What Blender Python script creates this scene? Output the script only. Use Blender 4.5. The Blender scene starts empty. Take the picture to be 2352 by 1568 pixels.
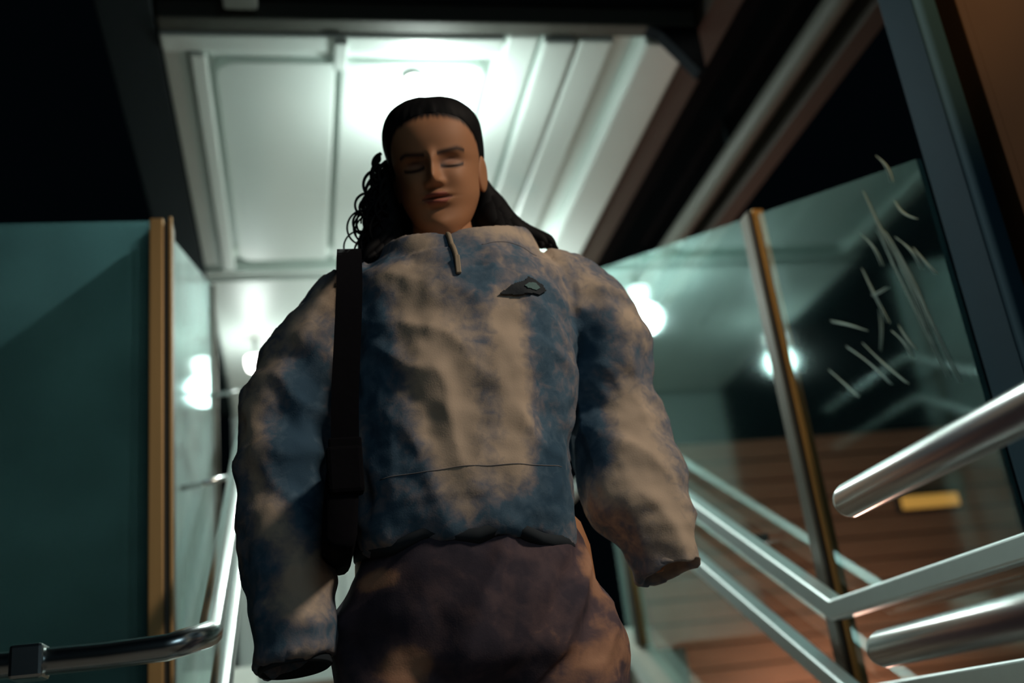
import bpy, bmesh, math, random
from mathutils import Vector, Matrix, noise
from mathutils.bvhtree import BVHTree
random.seed(7)
sc = bpy.context.scene
C = sc.collection
PI = math.pi

# ------------------------------------------------------------------ camera
CAMZ = 0.64
cam_d = bpy.data.cameras.new('camera'); cam = bpy.data.objects.new('camera', cam_d); C.objects.link(cam)
cam.matrix_world = Matrix(((0.97775177, 0.04304733, -0.20530078, 0),
                           (-0.17489557, -0.37306794, -0.91117059, 0),
                           (-0.1158146, 0.92680486, -0.35723905, CAMZ),
                           (0, 0, 0, 1)))
cam_d.sensor_width = 36; cam_d.lens = 2480 / 2352 * 36
cam_d.clip_start = 0.02; cam_d.clip_end = 200
cam_d.dof.use_dof = True; cam_d.dof.focus_distance = 1.52; cam_d.dof.aperture_fstop = 2.2
sc.camera = cam
# ------------------------------------------------------------------ world, exposure, large lights
w = bpy.data.worlds.new('night'); sc.world = w; w.use_nodes = True
w.node_tree.nodes['Background'].inputs[0].default_value = (0.10, 0.22, 0.32, 1)
w.node_tree.nodes['Background'].inputs[1].default_value = 0.004
vs = sc.view_settings
vs.view_transform = 'Standard'; vs.look = 'None'; vs.exposure = 0.0; vs.gamma = 1.0; vs.use_curve_mapping = False

def look(o, target):
    d = Vector(target) - o.location
    o.rotation_euler = d.to_track_quat('-Z', 'Y').to_euler()
def area(name, loc, target, size, power, col):
    l = bpy.data.lights.new(name, 'AREA'); l.size = size; l.energy = power; l.color = col
    o = bpy.data.objects.new(name, l); C.objects.link(o); o.location = loc; look(o, target); return o
area('street_lamp_light', (2.45, -0.25, 3.1), (0.25, 1.55, 1.2), 0.45, 50, (1.0, 0.83, 0.66))
area('cool_fill', (0.9, -3.2, 3.0), (0.2, 1.5, 1.0), 1.6, 13, (0.62, 0.88, 1.0))  # soft cool fill added behind the camera, standing for ambient light

sl_ = bpy.data.lights.new('post_fill_spot', 'SPOT'); sl_.energy = 45; sl_.color = (1.0, .62, .25); sl_.spot_size = math.radians(34); sl_.spot_blend = .6; sl_.shadow_soft_size = .04  # warm spot added to gild the right post; no fixture hangs there
so_ = bpy.data.objects.new('post_fill_spot', sl_); C.objects.link(so_); so_.location = (1.22, .7, 2.74); look(so_, (1.27, 2.45, 1.45))

# ------------------------------------------------------------------ helpers
def world_loc(o):
    v = Vector((0, 0, 0))
    while o is not None:
        v = v + o.location; o = o.parent
    return v
def tag(o, label=None, cat=None, group=None, kind=None):
    if label: o['label'] = label
    if cat: o['category'] = cat
    if group: o['group'] = group
    if kind: o['kind'] = kind
    return o
def thing(name, label, cat, loc=(0, 0, 0), group=None):
    o = bpy.data.objects.new(name, None); C.objects.link(o); o.location = loc; o.empty_display_size = .1
    return tag(o, label, cat, group)
def link_mesh(name, me, mat, parent=None, smooth=None):
    o = bpy.data.objects.new(name, me); C.objects.link(o)
    if mat is not None:
        me.materials.clear(); me.materials.append(mat)
    if parent is not None:
        off = world_loc(parent); o.parent = parent
        me.transform(Matrix.Translation(-off))
    if smooth is not None:
        me.polygons.foreach_set('use_smooth', [smooth] * len(me.polygons))
    me.update()
    return o
def obj(name, bm, mat, parent=None, smooth=False, kind=None, origin=True):
    """bm is in world coordinates; becomes one mesh object"""
    bmesh.ops.recalc_face_normals(bm, faces=bm.faces)
    me = bpy.data.meshes.new(name); bm.to_mesh(me); bm.free()
    o = link_mesh(name, me, mat, parent, smooth)
    if parent is None and origin and len(me.vertices):
        xs = [v.co for v in me.vertices]
        c = Vector((sum(v.x for v in xs) / len(xs), sum(v.y for v in xs) / len(xs), min(v.z for v in xs)))
        me.transform(Matrix.Translation(-c)); o.location = c
    if kind: o['kind'] = kind
    return o
def box(bm, x0, x1, y0, y1, z0, z1, bev=0.0):
    b = bmesh.new()
    bmesh.ops.create_cube(b, size=1)
    for v in b.verts:
        v.co = Vector(((x0 + x1) / 2 + v.co.x * (x1 - x0), (y0 + y1) / 2 + v.co.y * (y1 - y0), (z0 + z1) / 2 + v.co.z * (z1 - z0)))
    if bev > 0:
        bmesh.ops.bevel(b, geom=list(b.edges), offset=bev, segments=2, affect='EDGES', profile=.5)
    merge(bm, b); return bm
def merge(bm, b):
    vm = {}
    for v in b.verts: vm[v] = bm.verts.new(v.co)
    for f in b.faces:
        try: bm.faces.new([vm[v] for v in f.verts])
        except ValueError: pass
    b.free()
def nb(): return bmesh.new()
def prism(bm, pts, axis, a0, a1, bev=0.0):
    """polygon (2-D points) extruded along an axis"""
    b = bmesh.new()
    def mk(p, a):
        return {'x': (a, p[0], p[1]), 'y': (p[0], a, p[1]), 'z': (p[0], p[1], a)}[axis]
    lo = [b.verts.new(mk(p, a0)) for p in pts]; hi = [b.verts.new(mk(p, a1)) for p in pts]
    b.faces.new(lo); b.faces.new(hi[::-1])
    n = len(pts)
    for i in range(n): b.faces.new((lo[i], lo[(i + 1) % n], hi[(i + 1) % n], hi[i]))
    bmesh.ops.recalc_face_normals(b, faces=b.faces)
    if bev > 0: bmesh.ops.bevel(b, geom=list(b.edges), offset=bev, segments=2, affect='EDGES', profile=.5)
    merge(bm, b); return bm
def loft(bm, rings, cap=True, closed=False):
    vr = [[bm.verts.new(p) for p in r] for r in rings]
    n = len(vr[0]); m = len(vr)
    for i in range(m if closed else m - 1):
        a, b = vr[i], vr[(i + 1) % m]
        for j in range(n): bm.faces.new((a[j], a[(j + 1) % n], b[(j + 1) % n], b[j]))
    if cap and not closed:
        bm.faces.new(vr[0][::-1]); bm.faces.new(vr[-1])
    return bm
def frame_path(path):
    P = [Vector(p) for p in path]; T = []
    for i in range(len(P)):
        d = (P[min(i + 1, len(P) - 1)] - P[max(i - 1, 0)]); T.append(d.normalized())
    up = Vector((0, 0, 1)) if abs(T[0].z) < .9 else Vector((0, 1, 0))
    N = [(up - T[0] * up.dot(T[0])).normalized()]
    for i in range(1, len(P)):
        n = N[-1] - T[i] * N[-1].dot(T[i]); N.append(n.normalized())
    return P, T, N
def tube(bm, path, r, seg=16, cap=True, dome=False):
    P, T, N = frame_path(path)
    R = r if isinstance(r, (list, tuple)) else [r] * len(P)
    rings = []
    def ring(c, t, n, rad):
        bn = t.cross(n)
        return [c + (n * math.cos(2 * PI * k / seg) + bn * math.sin(2 * PI * k / seg)) * rad for k in range(seg)]
    if dome:
        for q in (5, 25, 45, 65):
            a = math.radians(q); rings.append(ring(P[0] - T[0] * R[0] * math.cos(a), T[0], N[0], R[0] * math.sin(a)))
    for i in range(len(P)): rings.append(ring(P[i], T[i], N[i], R[i]))
    if dome:
        for q in (65, 45, 25, 5):
            a = math.radians(q); rings.append(ring(P[-1] + T[-1] * R[-1] * math.cos(a), T[-1], N[-1], R[-1] * math.sin(a)))
    return loft(bm, rings, cap)
def smooth_path(pts, n=8):
    """Catmull-Rom through points (tuples of any length)"""
    out = []
    for i in range(len(pts) - 1):
        p0 = pts[max(i - 1, 0)]; p1 = pts[i]; p2 = pts[i + 1]; p3 = pts[min(i + 2, len(pts) - 1)]
        for k in range(n):
            t = k / n
            out.append(tuple(.5 * (2 * b + (c - a) * t + (2 * a - 5 * b + 4 * c - d) * t * t + (3 * b - a - 3 * c + d) * t ** 3)
                             for a, b, c, d in zip(p0, p1, p2, p3)))
    out.append(tuple(pts[-1])); return out
def square_tube(bm, pts_yz, x, wdt, hgt, bev=.006):
    """mitred rectangular bar in the plane x=const through points (y,z)"""
    P = [Vector((p[0], p[1])) for p in pts_yz]; up = []; n = len(P)
    for i in range(n):
        d0 = (P[i] - P[i - 1]).normalized() if i else (P[1] - P[0]).normalized()
        d1 = (P[i + 1] - P[i]).normalized() if i < n - 1 else d0
        b = (d0 + d1).normalized(); nn = Vector((-b.y, b.x)); up.append(nn / max(.3, nn.dot(Vector((-d0.y, d0.x)))))
    prof = []
    h, w2 = hgt / 2, wdt / 2
    for sx, sz in ((-1, -1), (1, -1), (1, 1), (-1, 1)):
        for k in range(4):
            a = {(-1, -1): PI, (1, -1): 1.5 * PI, (1, 1): 0, (-1, 1): .5 * PI}[(sx, sz)] + k * PI / 6
            prof.append((sx * (w2 - bev) + bev * math.cos(a), sz * (h - bev) + bev * math.sin(a)))
    rings = [[Vector((x + px, P[i].x + up[i].x * pz, P[i].y + up[i].y * pz)) for px, pz in prof] for i in range(n)]
    return loft(bm, rings)
def remesh(bm, voxel, smooth_it=0):
    bmesh.ops.recalc_face_normals(bm, faces=bm.faces)
    me = bpy.data.meshes.new('tmp'); bm.to_mesh(me); bm.free()
    o = bpy.data.objects.new('tmp', me); C.objects.link(o)
    m = o.modifiers.new('r', 'REMESH'); m.mode = 'VOXEL'; m.voxel_size = voxel
    if smooth_it:
        s = o.modifiers.new('s', 'SMOOTH'); s.factor = .5; s.iterations = smooth_it
    dg = bpy.context.evaluated_depsgraph_get()
    res = bpy.data.meshes.new_from_object(o.evaluated_get(dg))
    bpy.data.objects.remove(o); bpy.data.meshes.remove(me)
    return res
def ell(cx, cy, z, a, b, n=48, p=2.0, tilt=0.0):
    r = []
    for k in range(n):
        t = 2 * PI * k / n; c, s = math.cos(t), math.sin(t)
        x = a * math.copysign(abs(c) ** (2 / p), c); y = b * math.copysign(abs(s) ** (2 / p), s)
        r.append(Vector((cx + x, cy + y, z + tilt * y / b)))
    return r

# ------------------------------------------------------------------ materials
def mat(name, col, rough=.5, metal=0.0, spec=.5, var=0.0, scale=8.0, bump=0.0, bscale=60.0, stretch=None, col2=None):
    m = bpy.data.materials.new(name); m.use_nodes = True; nt = m.node_tree; b = nt.nodes['Principled BSDF']
    b.inputs['Roughness'].default_value = rough; b.inputs['Metallic'].default_value = metal
    b.inputs['Specular IOR Level'].default_value = spec
    tc = nt.nodes.new('ShaderNodeTexCoord'); mp = nt.nodes.new('ShaderNodeMapping')
    nt.links.new(tc.outputs['Object'], mp.inputs[0])
    if stretch: mp.inputs['Scale'].default_value = stretch
    n = nt.nodes.new('ShaderNodeTexNoise'); n.inputs['Scale'].default_value = scale; n.inputs['Detail'].default_value = 4
    nt.links.new(mp.outputs[0], n.inputs['Vector'])
    mx = nt.nodes.new('ShaderNodeMix'); mx.data_type = 'RGBA'
    a = tuple(max(0, c * (1 - var)) for c in col); c2 = col2 if col2 else tuple(min(1, c * (1 + var)) for c in col)
    mx.inputs[6].default_value = (*a, 1); mx.inputs[7].default_value = (*c2, 1)
    nt.links.new(n.outputs[0], mx.inputs[0]); nt.links.new(mx.outputs[2], b.inputs['Base Color'])
    if bump:
        n2 = nt.nodes.new('ShaderNodeTexNoise'); n2.inputs['Scale'].default_value = bscale
        nt.links.new(mp.outputs[0], n2.inputs['Vector'])
        bp = nt.nodes.new('ShaderNodeBump'); bp.inputs['Strength'].default_value = bump; bp.inputs['Distance'].default_value = .01
        nt.links.new(n2.outputs[0], bp.inputs['Height']); nt.links.new(bp.outputs[0], b.inputs['Normal'])
    return m
def emis(name, col, s):
    m = bpy.data.materials.new(name); m.use_nodes = True; nt = m.node_tree
    b = nt.nodes['Principled BSDF']; b.inputs['Emission Color'].default_value = (*col, 1); b.inputs['Emission Strength'].default_value = s
    b.inputs['Base Color'].default_value = (*col, 1); return m
def glass_mat(name, tint, ior, dust, dcol, back=.5):
    m = bpy.data.materials.new(name); m.use_nodes = True; nt = m.node_tree; nt.nodes.clear()
    N = nt.nodes.new; L = nt.links.new
    out = N('ShaderNodeOutputMaterial'); tr = N('ShaderNodeBsdfTransparent'); tr.inputs[0].default_value = (*tint, 1)
    gl = N('ShaderNodeBsdfGlossy'); gl.inputs['Roughness'].default_value = .06; gl.inputs[0].default_value = (.70, 1, .97, 1)
    fr = N('ShaderNodeFresnel'); fr.inputs[0].default_value = ior
    ge = N('ShaderNodeNewGeometry'); sb_ = N('ShaderNodeMath'); sb_.operation = 'SUBTRACT'; sb_.inputs[0].default_value = 1; L(ge.outputs['Backfacing'], sb_.inputs[1])
    mu = N('ShaderNodeMath'); mu.operation = 'MULTIPLY'; L(fr.outputs[0], mu.inputs[0]); L(sb_.outputs[0], mu.inputs[1])   # the pane mirrors once, on the side first met
    m1 = N('ShaderNodeMixShader'); L(mu.outputs[0], m1.inputs[0]); L(tr.outputs[0], m1.inputs[1]); L(gl.outputs[0], m1.inputs[2])
    ts = N('ShaderNodeBsdfTranslucent'); ts.inputs[0].default_value = (*dcol, 1)
    df = N('ShaderNodeBsdfDiffuse'); df.inputs[0].default_value = (*dcol, 1)
    md = N('ShaderNodeMixShader'); md.inputs[0].default_value = back; L(ts.outputs[0], md.inputs[1]); L(df.outputs[0], md.inputs[2])
    tc = N('ShaderNodeTexCoord'); nz = N('ShaderNodeTexNoise'); nz.inputs['Scale'].default_value = 2.2; nz.inputs['Detail'].default_value = 5
    L(tc.outputs['Object'], nz.inputs['Vector'])
    mr = N('ShaderNodeMapRange'); mr.inputs[1].default_value = .3; mr.inputs[2].default_value = .7
    mr.inputs[3].default_value = dust * .6; mr.inputs[4].default_value = dust * 1.4; L(nz.outputs[0], mr.inputs[0])
    m2 = N('ShaderNodeMixShader'); L(mr.outputs[0], m2.inputs[0]); L(m1.outputs[0], m2.inputs[1]); L(md.outputs[0], m2.inputs[2])
    L(m2.outputs[0], out.inputs[0]); return m

M = {}
M['white'] = mat('white_enamel', (.78, .87, .83), .38, var=.04, scale=3)
M['white_wall'] = mat('white_wall', (.56, .63, .60), .5, var=.05, scale=3)
M['seal'] = mat('grey_joint', (.16, .17, .16), .7)
M['dark_steel'] = mat('dark_teal_steel', (.004, .013, .016), .8, spec=.25, var=.15)
M['soffit'] = mat('black_soffit', (.004, .007, .010), .9, spec=.15, var=.2)
M['brown_steel'] = mat('brown_steel', (.06, .048, .038), .6, var=.15)
M['blue_steel'] = mat('blue_grey_paint', (.012, .045, .07), .8, spec=.2, var=.08)
M['bronze'] = mat('bronze_metal', (.50, .31, .12), .45, metal=.3, var=.15, stretch=(1, 1, .05), scale=60)
M['bronze_dark'] = mat('dark_bronze', (.10, .09, .07), .5, metal=.4, var=.2)
M['satin'] = mat('satin_stainless', (.74, .80, .80), .40, metal=1.0, var=.04, scale=40)
M['rubber'] = mat('black_gasket', (.012, .012, .012), .6)
M['chrome'] = mat('brushed_stainless', (.72, .76, .76), .24, metal=1.0, var=.05, scale=40)
M['conduit'] = mat('pale_conduit', (.15, .155, .13), .55, var=.1)
M['grey_box'] = mat('grey_box', (.35, .40, .38), .6)
M['lip'] = mat('olive_steel', (.075, .08, .066), .6)
M['stone'] = mat('paving', (.12, .11, .10), .8, var=.2, scale=5, bump=.2)
M['step'] = mat('step_stone', (.22, .17, .13), .7, var=.2, scale=10, bump=.15)
M['curb'] = mat('painted_curb', (.62, .64, .58), .5, var=.08)
M['plank'] = mat('brown_plank', (.20, .125, .075), .6, var=.35, scale=6, stretch=(.4, 1, 4), bump=.1)
M['plaster'] = mat('brown_panel', (.045, .024, .012), .9, spec=.1, var=.12, scale=4)
M['milky_glass'] = glass_mat('milky_glass', (.93, .98, .97), 1.85, .45, (.7, .8, .78))
M['screen_glass'] = glass_mat('screen_glass', (.93, .98, .97), 1.7, .10, (.35, .75, .78), .08)
M['glass'] = glass_mat('dusty_glass', (.93, .98, .97), 2.15, .012, (.30, .70, .68), .3)
M['scratch'] = mat('etched_scratch', (.40, .52, .48), .8)
M['lamp'] = emis('lamp_glow', (1, .98, .93), 8)
M['slot'] = emis('amber_glow', (1, .55, .12), .32)
M['bag'] = mat('black_nylon', (.004, .004, .006), .95, spec=.1, var=.2, bump=.1)
M['shoe'] = mat('pale_leather', (.45, .43, .40), .5)
M['sole'] = mat('rubber_sole', (.55, .54, .5), .7)
M['hair'] = mat('dark_hair', (.005, .005, .006), .7, spec=.2, var=.4, scale=40, stretch=(1, 1, .2))
M['logo'] = mat('dark_embroidery', (.012, .02, .028), .8)
M['logo2'] = mat('teal_embroidery', (.10, .19, .19), .8)
M['zip'] = mat('zip_tape', (.40, .32, .22), .6)

# ------------------------------------------------------------------ setting: floor, stairs, ceiling, walls
h = 2.15
H = CAMZ + h
tag(obj('floor', box(nb(), -9, 9, -7, 12, -.12, 0), M['stone']), kind='structure')
NR, RISE, RUN, SY = 6, .16, .289, 2.45
st = thing('stair_flight', 'dark stone stair flight rising behind the walking person', 'stairs', (.5, SY, 0))
for i in range(NR):
    y0 = SY + i * RUN
    s_ = obj('step', box(nb(), -.14, 1.15, y0, y0 + RUN, 0, (i + 1) * RISE - .03), M['step'], st)
    obj('tread', box(nb(), -.14, 1.15, y0 - .025, y0 + RUN - .002, (i + 1) * RISE - .029, (i + 1) * RISE, .006), M['step'], s_)
UY = SY + NR * RUN
def nose(y): return (y - SY) * RISE / RUN
tag(obj('floor_upper', box(nb(), -.33, 1.48, UY + .001, 6.6, NR * RISE - .2, NR * RISE), M['curb']), kind='structure')

ce = tag(obj('ceiling', box(nb(), -.333, 1.364, 2.80, 4.45, H + .05, H + .12), M['white'], origin=False), kind='structure')
def rounded_rect(x0, x1, y0, y1, r, corners=(1, 1, 1, 1), n=6):
    pts = []
    for (cx, cy, a0), on in zip(((x1 - r, y1 - r, 0), (x0 + r, y1 - r, 90), (x0 + r, y0 + r, 180), (x1 - r, y0 + r, 270)), corners):
        if on:
            for k in range(n + 1):
                a = math.radians(a0 + 90 * k / n); pts.append((cx + r * math.cos(a), cy + r * math.sin(a)))
        else:
            a = math.radians(a0 + 45); s2 = math.sqrt(2); pts.append((cx + r * s2 * math.cos(a), cy + r * s2 * math.sin(a)))
    return pts
PY0, PY1 = 2.953, 4.385
def panel(x0, x1, corners): obj('panel', prism(nb(), rounded_rect(x0, x1, PY0, PY1, .07, corners), 'z', H, H + .05, .006), M['white'], ce)
panel(-.085 * h, .092 * h, (0, 1, 1, 0)); panel(.102 * h, .325 * h, (1, 0, 0, 1))
obj('border_strip', box(nb(), -.333, .34 * h, 2.80, 2.882, H - .012, H + .05, .008), M['white'], ce)
obj('border_strip', box(nb(), -.09 * h, .33 * h, 2.902, 2.936, H + .012, H + .05, .006), M['white'], ce)
obj('border_strip', box(nb(), -.333, -.122 * h, 2.885, 4.43, H + .005, H + .05, .006), M['white'], ce)
obj('border_strip', box(nb(), -.118 * h, -.094 * h, 2.885, 4.43, H - .022, H + .05, .008), M['white'], ce)
obj('joint_block', box(nb(), .088 * h, .108 * h, 2.81, 2.951, H - .03, H + .05, .006), M['white'], ce)
for a, b, d in ((.345, .395, .0), (.400, .452, -.02), (.456, .512, -.012), (.560, .634, -.02)):
    obj('plank', box(nb(), a * h, b * h, 2.80, 4.44, H + d, H + .05, .012), M['white'], ce)
obj('groove', box(nb(), .514 * h, .558 * h, 2.80, 4.44, H + .03, H + .05), M['white'], ce)

c2 = tag(obj('ceiling_hall', box(nb(), -.333, 1.364, 4.47, 6.5, H - .01, H + .12), M['white'], origin=False), kind='structure')
for k in range(3):
    obj('panel', box(nb(), -.32 + k * .56, .225 + k * .56, 4.52, 6.45, H - .03, H - .011, .006), M['white'], c2)
wb = tag(obj('wall_back', box(nb(), -.34, 1.48, 6.5, 6.6, NR * RISE, H + .12), M['white_wall'], origin=False), kind='structure')
for k in range(3):
    obj('panel', box(nb(), -.33 + k * .60, .26 + k * .60, 6.47, 6.50, NR * RISE + .02, H - .05, .006), M['white_wall'], wb)

# roof beams along the passage
def beam(name, label, x0, x1, y0, y1, z0, z1, m, bev=.006):
    return tag(obj(name, box(nb(), x0, x1, y0, y1, z0, z1, bev), m), label, 'beam')
beam('edge_beam', 'dark teal steel edge beam along the left side of the white ceiling', -.232 * h, -.158 * h, .2, 6.6, H - .0, H + .35, M['dark_steel'])
beam('roof_beam', 'wide brown steel beam along the right edge of the white ceiling', .637 * h, .687 * h, .2, 6.6, H, H + .3, M['brown_steel'])
beam('roof_beam', 'narrow brown beam outermost on the right, beyond the ribbed conduit', .903 * h, .943 * h, 1.2, 6.8, H, H + .2, M['brown_steel'])
tag(obj('ceiling_outer', box(nb(), .69 * h, .955 * h, 1.2, 6.8, H + .21, H + .27), M['soffit']), kind='structure')
tag(obj('ceiling_porch', box(nb(), -.155 * h, .634 * h, .2, 2.725, H + .06, H + .2), M['soffit']), kind='structure')
lip = thing('portal_beam', 'thin grey steel crossbeam framing the top of the bright opening', 'beam', (.5, 2.76, H))
obj('lip', box(nb(), -.155 * h, .634 * h, 2.732, 2.795, H, H + .10, .006), M['lip'], lip)
obj('corner_gusset', prism(nb(), [(.635 * h, H), (.555 * h, H + .001), (.575 * h, H - .02), (.625 * h, H - .17), (.635 * h, H - .17)], 'y', 2.735, 2.785), M['soffit'], lip)
tag(obj('junction_box', prism(nb(), rounded_rect(-.138, -.038, 2.60, 2.70, .012), 'z', H + .005, H + .059, .004), M['conduit']),
    'small grey box fixed under the dark soffit above the opening', 'box')
# ribbed conduit
rings = []; n = 300
for i in range(n):
    y = 1.6 + 5.0 * i / n; rr = .041 + (.004 if i % 2 else 0)
    rings.append([Vector((.853 * h + rr * math.cos(2 * PI * k / 14), y, H + .045 + rr * math.sin(2 * PI * k / 14))) for k in range(14)])
cd = thing('ribbed_conduit', 'pale ribbed conduit running between the two brown roof beams', 'conduit', (.853 * h, 4.1, H))
obj('hose', loft(nb(), rings), M['conduit'], cd, True)
for y in (2.4, 3.6, 4.8, 6.0):
    obj('clamp', box(nb(), .853 * h - .015, .853 * h + .015, y - .015, y + .015, H + .085, H + .212), M['dark_steel'], cd)

# ceiling lamps
def disc(bm, c, r, z0, z1, seg=32):
    return loft(bm, [[Vector((c[0] + rr * math.cos(2 * PI * k / seg), c[1] + rr * math.sin(2 * PI * k / seg), z)) for k in range(seg)] for rr, z in ((r * .5, z1), (r, z1), (r, (z0 + z1) / 2), (r * .8, z0 + .1 * (z1 - z0)), (r * .4, z0))])
def ceiling_lamp(c, drop, r, power, label):
    t = thing('ceiling_lamp', label, 'lamp', (c[0], c[1], H - drop))
    obj('shade', disc(nb(), c, r, H - drop - .05, H - drop + .02), M['lamp'], t, True)
    if drop > .03: obj('stem', tube(nb(), [(c[0], c[1], H - drop + .02), (c[0], c[1], H)], .012, 10), M['grey_box'], t)
    l = bpy.data.lights.new('lamp_bulb', 'POINT'); l.energy = power; l.color = (.88, 1.0, .95); l.shadow_soft_size = .08
    o = bpy.data.objects.new('lamp_bulb', l); C.objects.link(o); o.parent = t; o.location = (0, 0, -.14)
    return t
up = thing('added_uplight_bowl', 'shallow white uplight bowl added unseen behind the head to wash the ceiling', 'lamp', (.52, 3.12, H - .30))  # bowl added to brighten the ceiling without a bulb mirrored in the glass
bw = nb()
loft(bw, [[Vector((.52 + rr * math.cos(2 * PI * k / 28), 3.12 + rr * math.sin(2 * PI * k / 28), H - .30 + z)) for k in range(28)] for rr, z in ((.02, 0), (.055, .012), (.075, .04), (.071, .04), (.05, .02), (.015, .008))])
obj('bowl', bw, M['white'], up, True)
for sx in (-1, 1): obj('stem', tube(nb(), [(.52 + sx * .073, 3.12, H - .262), (.52 + sx * .073, 3.12, H)], .003, 8), M['white'], up)
l = bpy.data.lights.new('added_uplight_bulb', 'AREA'); l.shape = 'DISK'; l.size = .09; l.energy = 4.6; l.color = (.88, 1.0, .95)
o = bpy.data.objects.new('added_uplight_bulb', l); C.objects.link(o); o.parent = up; o.location = (0, 0, .045); o.rotation_euler = (PI, 0, 0)
dl = thing('downlight', 'small round downlight above the head near the crossbeam', 'lamp', (.455, 3.01, H - .02))
obj('rim', tube(nb(), [(.455, 3.01, H - .016), (.455, 3.01, H)], .036, 24), M['white'], dl, True)
obj('diffuser', tube(nb(), [(.455, 3.01, H - .020), (.455, 3.01, H - .0165)], .026, 24), M['lamp'], dl)
l = bpy.data.lights.new('downlight_bulb', 'AREA'); l.shape = 'DISK'; l.size = .05; l.energy = 20; l.color = (.88, 1.0, .95)
o = bpy.data.objects.new('downlight_bulb', l); C.objects.link(o); o.parent = dl; o.location = (0, 0, -.003)
ceiling_lamp((.82, 4.60), .12, .05, 27, 'white pendant lamp behind the shoulders, mirrored in the right glass')
ceiling_lamp((-.149, 5.2), .16, .05, 5, 'white lamp far back beside the left glass')

# ------------------------------------------------------------------ glass balustrades
GXR, GXL, GY = 1.262, -.282, 2.45
def gtop(y): return 1.935 + .365 * (y - GY)
def pane_yz(x, y0, y1, b0, b1): # glass pane in a plane x = const
    return prism(nb(), [(y0, b0), (y1, b1), (y1, gtop(y1)), (y0, gtop(y0))], 'x', x - .006, x + .006)
def post(parent, x, y, z0, z1, front_w=.046):
    p = obj('post', box(nb(), x - front_w / 2, x + front_w / 2, y - .02, y + .03, z0, z1, .003), M['bronze_dark'], parent)
    obj('cover_strip', box(nb(), x - front_w / 2 + .014, x + front_w / 2, y - .030, y - .0205, z0, z1 + .004, .003), M['bronze'], p)
    obj('gasket', box(nb(), x - front_w / 2 + .003, x - front_w / 2 + .011, y - .027, y - .0205, z0, z1, .001), M['rubber'], p)
    return p
rb = thing('glass_balustrade', 'tall scratched glass balustrade along the right of the stairs, up to the blue column', 'balustrade', (GXR, 3.4, 0))
near = obj('glass_pane', pane_yz(GXR, 1.70, GY - .022, .05, .05), M['glass'], rb)
obj('glass_pane', pane_yz(GXR, GY + .032, 4.0, nose(GY) + .11, nose(4.0) + .11), M['glass'], rb)
obj('glass_pane', pane_yz(GXR, 4.055, UY, nose(4.055) + .11, nose(UY) + .11), M['glass'], rb)
post(rb, GXR, GY, .0, gtop(GY) + .005)
post(rb, GXR, 4.02, nose(4.02) + .10, gtop(4.02))
obj('base_channel', box(nb(), GXR - .02, GXR + .02, 1.70, GY - .022, .0, .049), M['bronze_dark'], rb)
# etched scratches on the near pane (thin raised marks on the glass)
sb = nb()
scr = [((2.16, 1.50), (2.02, 1.42)), ((2.12, 1.42), (1.98, 1.28)), ((2.05, 1.40), (1.92, 1.26)), ((1.95, 1.62), (1.90, 1.52)), ((1.98, 1.55), (1.93, 1.40)),
       ((1.90, 1.70), (1.86, 1.50)), ((1.88, 1.62), (1.80, 1.30)), ((1.89, 1.60), (1.78, 1.22)), ((1.86, 1.58), (1.79, 1.33)), ((1.84, 1.52), (1.75, 1.20)), ((1.82, 1.74), (1.79, 1.66)), ((1.83, 1.55), (1.77, 1.45)),
       ((2.22, 1.40), (2.12, 1.30)), ((1.97, 1.48), (1.90, 1.47)), ((1.93, 1.38), (1.88, 1.30)), ((1.99, 1.36), (1.95, 1.44)), ((1.90, 1.38), (1.86, 1.31)), ((1.80, 1.62), (1.745, 1.55)), ((1.78, 1.50), (1.73, 1.42))]
for (a, b) in scr:
    bow = random.uniform(-.012, .012)
    for q in range(2):
        pts = []
        for k in range(9):
            t = k / 8; pts.append((GXR - .007, a[0] + (b[0] - a[0]) * t + bow * math.sin(PI * t) + q * (.004 + .006 * t), a[1] + (b[1] - a[1]) * t + q * .006))
        tube(sb, pts, [.0003 + .0011 * math.sin(PI * (k + .6) / 9.2) for k in range(9)], 5)
obj('scratch_marks', sb, M['scratch'], near, kind='stuff')

lb = thing('glass_balustrade', 'glass balustrade climbing along the left of the stairs', 'balustrade', (GXL, 3.7, 0))
obj('glass_pane', pane_yz(GXL, GY + .05, 4.0, nose(GY) + .11, nose(4.0) + .11), M['milky_glass'], lb)
obj('glass_pane', pane_yz(GXL, 4.055, UY, nose(4.055) + .11, nose(UY) + .11), M['milky_glass'], lb)
p2 = obj('post', box(nb(), GXL - .02, GXL + .02, 4.003, 4.052, nose(4.0) + .10, gtop(4.02), .003), M['bronze_dark'], lb)
fb = thing('glass_screen', 'dark frontal glass screen with a brown post, left edge of the picture', 'screen', (-1.0, GY, 0))
obj('glass_pane', box(nb(), -1.62, -.31, GY - .006, GY + .006, .05, 1.955), M['screen_glass'], fb)
fp = obj('post', box(nb(), -.305, -.256, GY - .02, GY + .03, 0, 1.945, .003), M['bronze_dark'], fb)
obj('cover_strip', box(nb(), -.308, -.276, GY - .031, GY - .0205, 0, 1.95, .003), M['bronze'], fp)
obj('cover_strip', box(nb(), -.264, -.256, GY - .029, GY - .0205, 0, 1.955, .002), M['bronze'], fp)
obj('base_channel', box(nb(), -1.62, -.31, GY - .02, GY + .02, 0, .049), M['bronze_dark'], fb)
obj('post', box(nb(), -1.67, -1.622, GY - .02, GY + .03, 0, 1.945, .003), M['bronze_dark'], fb)

# curbs (stringers) on both sides of the stairs
for x0, x1, par in ((1.155, 1.30, rb), (-.32, -.145, lb)):
    obj('curb', prism(nb(), [(SY + .04, 0), (UY, 0), (UY, nose(UY) + .10), (SY + .04, .10 + nose(SY + .04))], 'x', x0, x1, .004), M['curb'], par)

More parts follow.
